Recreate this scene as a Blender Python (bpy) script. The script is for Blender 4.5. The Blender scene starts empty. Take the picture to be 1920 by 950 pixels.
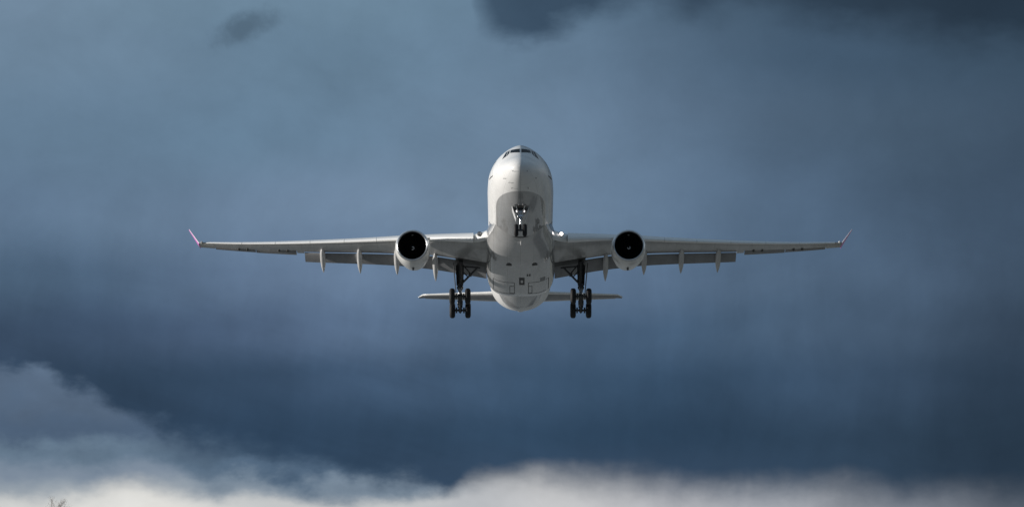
import bpy, math, random
import numpy as np
from mathutils import Vector, Matrix

sc = bpy.context.scene
COL = sc.collection
R = math.radians

# ------------------------------------------------------------------ camera
F_PX = 9122.0                      # focal length in photo pixels (1920 wide)
cam_d = bpy.data.cameras.new('camera')
cam = bpy.data.objects.new('camera', cam_d)
COL.objects.link(cam)
cam.location = (0, 0, 1.7)
cam.rotation_euler = (R(90) + math.atan(525 / F_PX), 0, 0)
cam_d.sensor_width = 36
cam_d.lens = F_PX / 1920 * 36
cam_d.clip_start = 0.5
cam_d.clip_end = 60000
sc.camera = cam

# ------------------------------------------------------------------ exposure
sc.view_settings.view_transform = 'Standard'
sc.view_settings.look = 'None'
sc.view_settings.exposure = 0
sc.view_settings.gamma = 1

# ------------------------------------------------------------------ sun
SUN_AZ, SUN_EL = 89.0, 6.0        # degrees left of straight-behind-the-camera, elevation
sdir = Vector((-math.sin(R(SUN_AZ)) * math.cos(R(SUN_EL)), -math.cos(R(SUN_AZ)) * math.cos(R(SUN_EL)), math.sin(R(SUN_EL))))
sun_d = bpy.data.lights.new('sun', 'SUN')
sun_d.energy = 5.0
sun_d.angle = R(0.5)
sun_d.color = (1.0, 0.95, 0.89)
sun = bpy.data.objects.new('sun', sun_d)
COL.objects.link(sun)
sun.location = (-300, -100, 200)
sun.rotation_euler = sdir.to_track_quat('Z', 'Y').to_euler()

# ------------------------------------------------------------------ node helpers
def lin(c):
    def f(v):
        v /= 255.0
        return v / 12.92 if v <= 0.04045 else ((v + 0.055) / 1.055) ** 2.4
    return (f(c[0]), f(c[1]), f(c[2]), 1.0)

class NT:
    """small helper that writes shader maths compactly"""
    def __init__(self, tree):
        self.t = tree
        self.n = tree.nodes
        self.l = tree.links
    def _in(self, sock, v):
        if v is None:
            return
        if isinstance(v, bpy.types.NodeSocket):
            self.l.new(v, sock)
        else:
            sock.default_value = v
    def math(self, op, a, b=None, c=None, clamp=False):
        m = self.n.new('ShaderNodeMath')
        m.operation = op
        m.use_clamp = clamp
        self._in(m.inputs[0], a); self._in(m.inputs[1], b); self._in(m.inputs[2], c)
        return m.outputs[0]
    def add(self, a, b): return self.math('ADD', a, b)
    def sub(self, a, b): return self.math('SUBTRACT', a, b)
    def mul(self, a, b): return self.math('MULTIPLY', a, b)
    def smooth(self, v, a, b, lo=0.0, hi=1.0):
        m = self.n.new('ShaderNodeMapRange')
        m.interpolation_type = 'SMOOTHSTEP'
        self._in(m.inputs['Value'], v)
        self._in(m.inputs['From Min'], a); self._in(m.inputs['From Max'], b)
        self._in(m.inputs['To Min'], lo); self._in(m.inputs['To Max'], hi)
        return m.outputs['Result']
    def noise(self, vec, scale, detail=4, rough=0.55, dist=0.0):
        m = self.n.new('ShaderNodeTexNoise')
        self._in(m.inputs['Vector'], vec)
        m.inputs['Scale'].default_value = scale
        m.inputs['Detail'].default_value = detail
        m.inputs['Roughness'].default_value = rough
        m.inputs['Distortion'].default_value = dist
        return m.outputs['Fac']
    def xyz(self, x, y, z):
        m = self.n.new('ShaderNodeCombineXYZ')
        self._in(m.inputs[0], x); self._in(m.inputs[1], y); self._in(m.inputs[2], z)
        return m.outputs[0]
    def sep(self, v):
        m = self.n.new('ShaderNodeSeparateXYZ')
        self._in(m.inputs[0], v)
        return m.outputs
    def mix(self, f, a, b, mode='MIX'):
        m = self.n.new('ShaderNodeMix')
        m.data_type = 'RGBA'
        m.blend_type = mode
        m.clamp_factor = True
        self._in(m.inputs[0], f); self._in(m.inputs[6], a); self._in(m.inputs[7], b)
        return m.outputs[2]
    def ramp(self, f, stops, mode='EASE'):
        m = self.n.new('ShaderNodeValToRGB')
        cr = m.color_ramp
        cr.interpolation = mode
        e = cr.elements
        while len(e) < len(stops):
            e.new(0.5)
        for el, (p, c) in zip(e, stops):
            el.position = p
            el.color = c
        self._in(m.inputs[0], f)
        return m.outputs[0]
    def curve(self, f, pts):
        m = self.n.new('ShaderNodeFloatCurve')
        c = m.mapping.curves[0]
        m.mapping.use_clip = False
        m.mapping.extend = 'HORIZONTAL'
        while len(c.points) < len(pts):
            c.points.new(0.5, 0.5)
        for p, (x, y) in zip(c.points, pts):
            p.location = (x, y)
            p.handle_type = 'AUTO'
        m.mapping.update()
        self._in(m.inputs['Value'], f)
        return m.outputs[0]

# ------------------------------------------------------------------ world: storm sky
world = bpy.data.worlds.new('World')
sc.world = world
world.use_nodes = True
wt = world.node_tree
wt.nodes.clear()
W = NT(wt)
out = wt.nodes.new('ShaderNodeOutputWorld')
bg = wt.nodes.new('ShaderNodeBackground')
wt.links.new(bg.outputs[0], out.inputs[0])
SKY_STRENGTH = 0.10
bg.inputs['Strength'].default_value = SKY_STRENGTH
sky = wt.nodes.new('ShaderNodeTexSky')
sky.sky_type = 'NISHITA'
sky.sun_disc = False
sky.sun_elevation = R(SUN_EL)
sky.sun_rotation = math.atan2(sdir.x, sdir.y)
tc = wt.nodes.new('ShaderNodeTexCoord')
d = tc.outputs['Generated']
dx, dy, dz = W.sep(d)
dyc = W.math('MAXIMUM', dy, 0.05)
U = W.math('DIVIDE', dx, dyc)                    # tangent of azimuth from north (the +Y heading)
V = W.math('DIVIDE', dz, dyc)                    # tangent of elevation
S = W.math('MULTIPLY_ADD', U, F_PX / 1920, 0.5)
T = W.math('MULTIPLY_ADD', V, -F_PX / 950, 1000 / 950)
# squeeze what lies far outside the storm front so noise stays calm there
st = W.xyz(W.mul(S, 2.0), T, 0.0)
# domain warp
w1 = W.noise(st, 2.2, 5, 0.55)
w2 = W.noise(W.xyz(W.add(W.mul(S, 2.0), 7.3), W.add(T, 3.1), 0.0), 2.2, 5, 0.55)
Sw = W.add(S, W.mul(W.sub(w1, 0.5), 0.10))
Tw = W.add(T, W.mul(W.sub(w2, 0.5), 0.12))

xs = [0.0, .125, .25, .375, .5, .625, .75, .875, 1.0]
rows = [
    (0.00, [(114,137,159),(110,135,156),(107,133,154),(107,133,154),(100,126,148),(86,109,131),(70,92,113),(60,79,98),(54,72,89)]),
    (0.10, [(109,133,155),(107,131,153),(102,128,150),(103,129,151),(103,127,150),(92,115,138),(70,92,114),(62,82,102),(57,76,94)]),
    (0.25, [(102,127,150),(101,126,149),(100,126,149),(103,128,151),(110,133,157),(98,121,145),(80,101,123),(71,91,111),(62,80,99)]),
    (0.42, [(97,120,145),(100,123,147),(106,128,153),(113,135,159),(112,135,159),(102,125,150),(84,106,130),(73,93,115),(62,80,100)]),
    (0.55, [(76,98,121),(76,98,122),(100,121,148),(105,127,153),(98,120,147),(88,110,136),(85,107,131),(75,95,118),(60,77,96)]),
    (0.65, [(56,74,96),(62,81,105),(80,100,127),(94,116,143),(76,98,124),(64,87,112),(76,98,122),(68,87,109),(52,68,86)]),
    (0.75, [(50,68,90),(50,70,92),(52,72,95),(68,90,116),(64,87,112),(51,74,98),(60,82,106),(58,77,99),(42,58,75)]),
    (0.86, [(46,64,86),(46,66,88),(46,67,90),(50,71,94),(49,71,94),(46,68,91),(49,70,92),(46,64,83),(39,55,71)]),
    (0.95, [(50,70,92),(50,70,92),(48,70,94),(52,73,96),(54,74,97),(54,74,97),(52,72,94),(47,65,84),(41,57,74)]),
]
base = None
prev_t = None
for (tv, cols) in rows:
    r_ = W.ramp(Sw, [(x, lin(c)) for x, c in zip(xs, cols)], 'B_SPLINE')
    if base is None:
        base = r_
    else:
        base = W.mix(W.smooth(Tw, prev_t, tv), base, r_)
    prev_t = tv

def edge(pts):
    """height of a cloud's edge (photo-scaled elevation) along the azimuth; pts in 1920 x 950 units"""
    return W.curve(Sw2, [(x / 1920, y / 950) for x, y in pts])

# finer billow offsets for the cloud edges
b1 = W.noise(W.xyz(W.mul(S, 2.0), W.mul(T, 1.6), 4.0), 9.0, 7, 0.55)
b2 = W.noise(W.xyz(W.mul(S, 2.0), W.mul(T, 1.6), 9.0), 5.0, 6, 0.5)
Sw2 = W.add(S, W.mul(W.sub(b2, 0.5), 0.03))
T2 = W.add(T, W.add(W.mul(W.sub(b1, 0.5), 0.10), W.mul(W.sub(b2, 0.5), 0.06)))
skyc = base
# rain shafts: streaks that run down, strongest in the middle band
streak = W.noise(W.xyz(W.mul(Sw, 22.0), W.mul(Tw, 1.3), 2.0), 1.0, 4, 0.55)
sk_m = W.mul(W.smooth(T, 0.30, 0.55), W.smooth(T, 0.98, 0.85))
sk = W.math('MULTIPLY_ADD', W.mul(W.sub(streak, 0.5), sk_m), 0.28, 1.0)
mott = W.noise(W.xyz(W.mul(S, 2.0), T, 6.0), 4.5, 8, 0.6)
curt = W.noise(W.xyz(W.add(W.mul(Sw, 6.5), W.mul(T, 1.1)), W.mul(Tw, 1.1), 8.0), 1.0, 5, 0.6)
clump = W.noise(W.xyz(W.mul(S, 2.6), W.mul(T, 1.9), 3.0), 2.3, 9, 0.62, 0.6)
cu_m = W.smooth(T, 0.30, 0.62, 0.10, 0.50)
mt_ = W.add(W.math('MULTIPLY_ADD', W.sub(mott, 0.5), 0.34, 1.0), W.add(W.mul(W.sub(curt, 0.5), cu_m), W.mul(W.sub(clump, 0.5), 0.30)))
slant = W.noise(W.xyz(W.add(W.mul(S, 2.2), W.mul(T, -1.5)), W.add(W.mul(T, 4.2), W.mul(S, -2.6)), 5.0), 1.5, 9, 0.60, 0.4)
sl_m = W.mul(W.smooth(T, 0.45, 0.70, 0.12, 0.46), W.smooth(S, 0.75, 0.35, 0.35, 1.0))
mt_ = W.add(mt_, W.mul(W.sub(slant, 0.5), sl_m))
skyc = W.mix(1.0, skyc, W.xyz(W.mul(sk, mt_), W.mul(sk, mt_), W.mul(sk, mt_)), 'MULTIPLY')

# dark cloud along the top right
e = edge([(0, -400), (860, -120), (895, 54), (960, 76), (1050, 64), (1130, 42), (1230, 20), (1300, 52), (1420, 40), (1560, 72), (1700, 88), (1920, 102)])
wid = W.smooth(S, 0.50, 0.75, 0.075, 0.14)
m = W.smooth(W.math('DIVIDE', W.add(W.sub(e, T2), 0.025), wid), 0.0, 1.0)
m = W.mul(m, W.smooth(W.add(S, W.mul(W.sub(b2, 0.5), 0.05)), 0.448, 0.488))
cloud_c = W.ramp(S, [(0.45, lin((66,87,107))), (0.53, lin((59,79,99))), (0.7, lin((51,68,86))), (0.84, lin((45,61,77))), (1.0, lin((40,55,70)))], 'EASE')
cloud_c = W.mix(1.0, cloud_c, W.xyz(mt_, mt_, mt_), 'MULTIPLY')
skyc = W.mix(W.math('MULTIPLY', m, W.math('MULTIPLY_ADD', clump, 1.1, W.smooth(S, 0.62, 0.8, 0.42, 0.62)), clamp=True), skyc, cloud_c)

# small dark cloud at upper left
cx = W.math('DIVIDE', W.sub(S, 458 / 1920), 66 / 1920)
cy = W.math('DIVIDE', W.add(W.sub(T, 48 / 950), W.mul(W.sub(S, 458 / 1920), 0.55)), 36 / 950)
rr = W.math('SQRT', W.add(W.mul(cx, cx), W.mul(cy, cy)))
b3 = W.noise(W.xyz(W.mul(S, 2.0), T, 1.7), 22.0, 6, 0.6)
rr = W.add(rr, W.mul(W.sub(b3, 0.5), 1.5))
m = W.smooth(rr, 1.30, 0.25)
skyc = W.mix(W.mul(m, 0.85), skyc, lin((80, 101, 119)))

# lighter cloud bank under the storm's edge, lower left
e = edge([(0, 690), (120, 712), (200, 742), (270, 780), (350, 798), (450, 822), (560, 850), (700, 872), (820, 896), (880, 960), (1920, 1300)])
m = W.smooth(W.math('DIVIDE', W.add(W.sub(T2, e), 0.012), W.smooth(S, 0.0, 0.35, 0.03, 0.07)), 0.0, 1.0)
bank = W.ramp(W.add(T2, W.mul(W.sub(mott, 0.5), 0.16)), [(0.70, lin((98,117,139))), (0.77, lin((88,106,128))), (0.84, lin((80,99,122))), (0.90, lin((104,124,143))), (0.95, lin((128,144,158)))], 'EASE')
bank2 = W.ramp(W.add(T2, W.mul(W.sub(clump, 0.5), 0.12)), [(0.84, lin((73,94,116))), (0.89, lin((68,89,111))), (0.925, lin((84,105,127))), (0.97, lin((120,136,152)))], 'EASE')
bank = W.mix(W.smooth(W.add(S, W.mul(W.sub(b2, 0.5), 0.2)), 0.08, 0.26), bank, bank2)
bl = W.math('MULTIPLY_ADD', W.sub(b1, 0.5), 0.55, 1.0)
bank = W.mix(1.0, bank, W.xyz(bl, bl, bl), 'MULTIPLY')
skyc = W.mix(W.mul(m, 0.92), skyc, bank)
# a lower, paler layer with a scalloped top
e = edge([(0, 848), (100, 854), (210, 858), (310, 860), (352, 884), (412, 908), (480, 906), (560, 922), (650, 930), (760, 926), (850, 910), (900, 902), (1000, 1300), (1920, 1300)])
m = W.smooth(W.add(T, W.sub(W.mul(W.sub(b1, 0.5), 0.07), e)), -0.012, 0.035)
pale = W.ramp(W.add(T, W.mul(W.sub(b1, 0.5), 0.06)), [(0.89, lin((106,125,146))), (0.93, lin((126,140,157))), (0.965, lin((150,160,170))), (1.0, lin((205,206,205)))], 'EASE')
skyc = W.mix(W.mul(m, 0.85), skyc, pale)
# clear strip of bright sky near the horizon
e = edge([(0, 944), (120, 932), (230, 916), (300, 924), (360, 942), (460, 958), (580, 970), (720, 970), (810, 948), (850, 922), (880, 902), (960, 890), (1100, 882), (1250, 896), (1400, 900), (1560, 898), (1700, 905), (1920, 915)])
soft = W.smooth(S, 0.40, 0.62, 0.05, 0.105)
T3 = W.add(W.add(T, W.mul(W.sub(streak, 0.5), W.smooth(S, 0.42, 0.55, 0.0, 0.030))), W.add(W.mul(W.sub(b1, 0.5), 0.035), W.mul(W.sub(b2, 0.5), 0.07)))
m = W.math('DIVIDE', W.add(W.sub(T3, e), 0.03), soft)
m = W.smooth(m, 0.0, 1.0)
strip = W.ramp(S, [(0.0, lin((206,208,206))), (0.10, lin((218,218,215))), (0.17, lin((222,221,217))), (0.30, lin((190,194,197))), (0.46, lin((182,185,189))), (0.54, lin((194,195,197))), (0.66, lin((180,182,187))), (0.78, lin((158,162,169))), (0.90, lin((126,132,142))), (1.0, lin((104,112,123)))], 'EASE')
sl = W.math('MULTIPLY_ADD', W.sub(clump, 0.5), 0.45, W.math('MULTIPLY_ADD', W.sub(b1, 0.5), 0.25, W.smooth(T, 0.89, 1.0, 0.66, 1.0)))
strip = W.mix(1.0, strip, W.xyz(sl, sl, sl), 'MULTIPLY')
skyc = W.mix(m, skyc, strip)

hs = wt.nodes.new('ShaderNodeHueSaturation')
hs.inputs['Saturation'].default_value = 1.0
wt.links.new(skyc, hs.inputs['Color'])
skyc = hs.outputs[0]
# outside the storm front: unseen sky, bright sides and dark rear shaped for reflections
front = W.smooth(dy, 0.80, 0.965)
up = W.smooth(dz, 0.9, 0.3)
skyc10 = W.mix(1.0, skyc, (1 / SKY_STRENGTH, 1 / SKY_STRENGTH, 1 / SKY_STRENGTH, 1), 'MULTIPLY')
gen_n = W.noise(d, 2.2, 7, 0.55)
side = W.smooth(dy, -0.25, 0.35)
high = W.smooth(dz, 0.05, 0.55)
fc_dark = W.mix(high, lin((58, 74, 94)), lin((112, 132, 150)))
fc_light = W.mix(high, lin((205, 211, 214)), lin((120, 138, 154)))
fc = W.mix(side, fc_dark, fc_light)
fc = W.mix(W.mul(W.smooth(gen_n, 0.62, 0.35), 0.45), fc, lin((62, 80, 102)))
unseen_cloud = W.mix(1.0, fc, (1 / SKY_STRENGTH,) * 3 + (1,), 'MULTIPLY')
clear = W.mix(W.smooth(gen_n, 0.36, 0.55, 0.6, 0.97), sky.outputs[0], unseen_cloud)
final = W.mix(W.mul(front, up), clear, skyc10)
wt.links.new(final, bg.inputs['Color'])

# ------------------------------------------------------------------ materials
def paint(name, col, rough=0.28, coat=0.25, dirt=0.10, metallic=0.0, scale=0.9, lines=False, bump=0.0):
    m = bpy.data.materials.new(name)
    m.use_nodes = True
    t = NT(m.node_tree)
    b = m.node_tree.nodes['Principled BSDF']
    tcn = t.n.new('ShaderNodeTexCoord')
    o = tcn.outputs['Object']
    ox, oy, oz = t.sep(o)
    n1 = t.noise(t.xyz(t.mul(ox, 1.6), t.mul(oy, 0.35), oz), scale, 6, 0.62)
    n2 = t.noise(o, scale * 6, 4, 0.6)
    fac = t.add(t.mul(t.smooth(n1, 0.35, 0.75), 0.75), t.mul(n2, 0.25))
    dark = tuple(c * (1 - 2.6 * dirt) for c in col[:3]) + (1,)
    c = t.mix(fac, tuple(col[:3]) + (1,), dark)
    if lines:
        br = t.n.new('ShaderNodeTexBrick')
        t._in(br.inputs['Vector'], t.xyz(oy, ox, 0.0))
        br.inputs['Scale'].default_value = 1.0
        br.inputs['Brick Width'].default_value = 2.1
        br.inputs['Row Height'].default_value = 1.15
        br.inputs['Mortar Size'].default_value = 0.012
        br.inputs['Color1'].default_value = (1, 1, 1, 1)
        br.inputs['Color2'].default_value = (0.94, 0.94, 0.94, 1)
        br.inputs['Mortar'].default_value = (0.55, 0.55, 0.55, 1)
        c = t.mix(1.0, c, br.outputs['Color'], 'MULTIPLY')
    t._in(b.inputs['Base Color'], c)
    t._in(b.inputs['Roughness'], t.math('MULTIPLY_ADD', n2, 0.16, rough - 0.08))
    b.inputs['Metallic'].default_value = metallic
    b.inputs['Coat Weight'].default_value = coat
    b.inputs['Coat Roughness'].default_value = 0.08
    if name in ('cockpit_glass', 'dark_fan_blade', 'dark_inlet_liner'):
        b.inputs['Specular IOR Level'].default_value = 0.12
    if bump:
        bp = t.n.new('ShaderNodeBump')
        bp.inputs['Strength'].default_value = bump
        bp.inputs['Distance'].default_value = 0.02
        t._in(bp.inputs['Height'], n2)
        t._in(b.inputs['Normal'], bp.outputs[0])
    return m

def fuselage_paint():
    m = bpy.data.materials.new('fuselage_paint')
    m.use_nodes = True
    t = NT(m.node_tree)
    b = m.node_tree.nodes['Principled BSDF']
    tcn = t.n.new('ShaderNodeTexCoord')
    o = tcn.outputs['Object']
    x, y, z = t.sep(o)
    # grey belly: a wide stripe that starts in an arch behind the nose and ends in one at the tail
    hw = 2.06
    yf = t.smooth(y, 0.0, 1.0)
    a = t.math('DIVIDE', t.math('MAXIMUM', t.sub(9.6, y), 0.0), 7.0)
    bq = t.math('DIVIDE', t.math('MAXIMUM', t.sub(y, 37.0), 0.0), 6.6)
    xx = t.math('DIVIDE', x, hw)
    q = t.add(t.mul(xx, xx), t.add(t.mul(a, a), t.mul(bq, bq)))
    grey = t.mul(t.smooth(q, 1.02, 0.985), t.smooth(z, -0.55, -0.62))
    n1 = t.noise(t.xyz(t.mul(x, 2.2), t.mul(y, 0.3), z), 1.0, 6, 0.6)
    n2 = t.noise(o, 5.0, 4, 0.6)
    white = t.mix(t.smooth(n1, 0.45, 0.8), (0.76, 0.76, 0.755, 1), (0.71, 0.71, 0.70, 1))
    gry = t.mix(t.smooth(n1, 0.35, 0.75), (0.40, 0.405, 0.41, 1), (0.35, 0.35, 0.35, 1))
    c = t.mix(grey, white, gry)
    # panel joints
    br = t.n.new('ShaderNodeTexBrick')
    ang = t.math('ARCTAN2', x, z)
    t._in(br.inputs['Vector'], t.xyz(y, t.mul(ang, 2.82), 0.0))
    br.inputs['Scale'].default_value = 1.0
    br.inputs['Brick Width'].default_value = 3.2
    br.inputs['Row Height'].default_value = 1.77
    br.inputs['Mortar Size'].default_value = 0.010
    br.inputs['Color1'].default_value = (1, 1, 1, 1)
    br.inputs['Color2'].default_value = (0.965, 0.965, 0.965, 1)
    br.inputs['Mortar'].default_value = (0.6, 0.6, 0.6, 1)
    c = t.mix(1.0, c, br.outputs['Color'], 'MULTIPLY')
    t._in(b.inputs['Base Color'], c)
    t._in(b.inputs['Roughness'], t.math('MULTIPLY_ADD', n2, 0.12, 0.20))
    b.inputs['Specular IOR Level'].default_value = 0.08
    t._in(b.inputs['Coat Weight'], t.math('MULTIPLY_ADD', grey, 0.70, 0.22))
    b.inputs['Coat Roughness'].default_value = 0.04
    return m

M = {
    'fuselage': fuselage_paint(),
    'fairing': paint('fairing_paint', (0.44, 0.44, 0.44), 0.22, 1.0, 0.09, lines=True),
    'wing': paint('wing_grey_paint', (0.46, 0.46, 0.455), 0.34, 0.25, 0.12, lines=True),
    'slat': paint('slat_white_paint', (0.80, 0.80, 0.78), 0.30, 0.2, 0.05),
    'slatmetal': paint('dull_aluminium', (0.86, 0.86, 0.85), 0.42, 0.0, 0.02, metallic=0.1),
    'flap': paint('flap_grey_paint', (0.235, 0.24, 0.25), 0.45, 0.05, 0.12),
    'canoe': paint('track_fairing_paint', (0.55, 0.55, 0.55), 0.35, 0.2, 0.08),
    'cowl': paint('cowl_white_paint', (0.78, 0.78, 0.76), 0.24, 0.5, 0.08),
    'lip': paint('polished_inlet_metal', (0.62, 0.64, 0.67), 0.30, 0.0, 0.06, metallic=0.9),
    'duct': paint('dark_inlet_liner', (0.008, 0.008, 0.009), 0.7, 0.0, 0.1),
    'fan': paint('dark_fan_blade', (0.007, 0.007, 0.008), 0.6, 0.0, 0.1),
    'white': paint('white_marking', (0.85, 0.85, 0.85), 0.4, 0.0, 0.02),
    'pink': paint('magenta_paint', (0.74, 0.20, 0.66), 0.35, 0.2, 0.05),
    'glass': paint('cockpit_glass', (0.008, 0.010, 0.013), 0.10, 0.0, 0.05),
    'rubber': paint('tyre_rubber', (0.013, 0.013, 0.015), 0.75, 0.0, 0.12, scale=4),
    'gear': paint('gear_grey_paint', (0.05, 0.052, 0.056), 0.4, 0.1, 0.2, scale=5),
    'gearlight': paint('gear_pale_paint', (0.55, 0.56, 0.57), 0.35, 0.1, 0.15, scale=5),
    'chrome': paint('chromed_steel', (0.72, 0.73, 0.75), 0.16, 0.0, 0.1, metallic=1.0, scale=5),
    'hub': paint('wheel_hub_metal', (0.30, 0.31, 0.32), 0.4, 0.0, 0.15, metallic=0.6, scale=6),
    'bay': paint('bay_shade_and_hinge_grey', (0.06, 0.062, 0.06), 0.6, 0.0, 0.2, scale=3),  # near-black stands in for bay and cove shade; also colours hinge fairings
    'seal': paint('dark_rubber_seal', (0.045, 0.045, 0.047), 0.6, 0.0, 0.1),
    'vent': paint('dark_vent', (0.03, 0.03, 0.032), 0.6, 0.0, 0.1),
    'bark': paint('grey_brown_bark', (0.36, 0.33, 0.31), 0.9, 0.0, 0.2, scale=3),
}

def lamp_mat(name, col, strength):
    m = bpy.data.materials.new(name)
    m.use_nodes = True
    b = m.node_tree.nodes['Principled BSDF']
    b.inputs['Base Color'].default_value = (0.8, 0.8, 0.8, 1)
    b.inputs['Emission Color'].default_value = col
    b.inputs['Emission Strength'].default_value = strength
    return m
M['lamp'] = lamp_mat('lit_landing_lamp', (1.0, 0.93, 0.90, 1), 4.0)
M['taxi'] = lamp_mat('lit_taxi_lamp', (1.0, 0.92, 0.90, 1), 1.8)

# ------------------------------------------------------------------ mesh helpers
class MB:
    """collects vertices and faces, then becomes one mesh object"""
    def __init__(self):
        self.v = []
        self.f = []
    def loft(self, rings, cap0=True, cap1=True, closed=True):
        n = len(rings[0])
        b = len(self.v)
        for r_ in rings:
            self.v.extend([tuple(p) for p in r_])
        for i in range(len(rings) - 1):
            for j in range(n if closed else n - 1):
                k = (j + 1) % n
                self.f.append((b + i * n + j, b + i * n + k, b + (i + 1) * n + k, b + (i + 1) * n + j))
        if cap0:
            self.f.append(tuple(b + j for j in range(n))[::-1])
        if cap1:
            o = b + (len(rings) - 1) * n
            self.f.append(tuple(o + j for j in range(n)))
        return self
    def tube(self, p0, p1, r0, r1=None, n=14, caps=True):
        r1 = r0 if r1 is None else r1
        p0, p1 = Vector(p0), Vector(p1)
        ax = (p1 - p0).normalized()
        q = Vector((1, 0, 0)) if abs(ax.x) < 0.8 else Vector((0, 1, 0))
        u = ax.cross(q).normalized()
        w = ax.cross(u)
        rings = [[p + (u * math.cos(2 * math.pi * k / n) + w * math.sin(2 * math.pi * k / n)) * r for k in range(n)] for p, r in ((p0, r0), (p1, r1))]
        return self.loft(rings, caps, caps)
    def lathe(self, origin, axis, prof, n=40, cap0=False, cap1=False):
        """prof: (distance along the axis, radius)"""
        o, ax = Vector(origin), Vector(axis).normalized()
        q = Vector((0, 0, 1)) if abs(ax.z) < 0.8 else Vector((0, 1, 0))
        u = ax.cross(q).normalized()
        w = ax.cross(u)
        rings = [[o + ax * a + (u * math.cos(2 * math.pi * k / n) + w * math.sin(2 * math.pi * k / n)) * r for k in range(n)] for a, r in prof]
        return self.loft(rings, cap0, cap1)
    def box(self, c, s, rot=None, taper=1.0):
        b = len(self.v)
        c = Vector(c)
        for zz in (-1, 1):
            for xx, yy in ((-1, -1), (1, -1), (1, 1), (-1, 1)):
                k = taper if zz < 0 else 1.0
                p = Vector((xx * s[0] / 2 * k, yy * s[1] / 2 * k, zz * s[2] / 2))
                if rot is not None:
                    p = rot @ p
                self.v.append(tuple(c + p))
        for f in ((3, 2, 1, 0), (4, 5, 6, 7), (0, 1, 5, 4), (1, 2, 6, 5), (2, 3, 7, 6), (3, 0, 4, 7)):
            self.f.append(tuple(b + i for i in f))
        return self
    def build(self, name, mat, parent=None, smooth=True, angle=35, bevel=0.0):
        me = bpy.data.meshes.new(name)
        me.from_pydata(self.v, [], self.f)
        me.update()
        import bmesh
        bm = bmesh.new()
        bm.from_mesh(me)
        bmesh.ops.recalc_face_normals(bm, faces=bm.faces)
        bm.to_mesh(me)
        bm.free()
        if smooth:
            me.polygons.foreach_set('use_smooth', [True] * len(me.polygons))
            me.set_sharp_from_angle(angle=R(angle))
        o = bpy.data.objects.new(name, me)
        COL.objects.link(o)
        mats = mat if isinstance(mat, (list, tuple)) else [mat]
        for mm in mats:
            me.materials.append(mm)
        if parent is not None:
            o.parent = parent
        if bevel:
            md = o.modifiers.new('bevel', 'BEVEL')
            md.width = bevel
            md.segments = 2
            md.limit_method = 'ANGLE'
        return o

def empty(name, loc, rot=(0, 0, 0)):
    o = bpy.data.objects.new(name, None)
    COL.objects.link(o)
    o.location = loc
    o.rotation_euler = rot
    o.empty_display_size = 0.5
    return o

def pchip(xk, yk):
    xk, yk = np.array(xk, float), np.array(yk, float)
    h = np.diff(xk)
    dl = np.diff(yk) / h
    dd = np.zeros(len(xk))
    for i in range(1, len(xk) - 1):
        if dl[i - 1] * dl[i] > 0:
            w1_, w2_ = 2 * h[i] + h[i - 1], h[i] + 2 * h[i - 1]
            dd[i] = (w1_ + w2_) / (w1_ / dl[i - 1] + w2_ / dl[i])
    dd[0], dd[-1] = dl[0], dl[-1]
    def f(x):
        x = min(max(x, xk[0]), xk[-1])
        i = min(max(int(np.searchsorted(xk, x)) - 1, 0), len(h) - 1)
        t = (x - xk[i]) / h[i]
        return float((1 + 2 * t) * (1 - t) ** 2 * yk[i] + t * (1 - t) ** 2 * h[i] * dd[i] + t * t * (3 - 2 * t) * yk[i + 1] + t * t * (t - 1) * h[i] * dd[i + 1])
    return f

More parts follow.
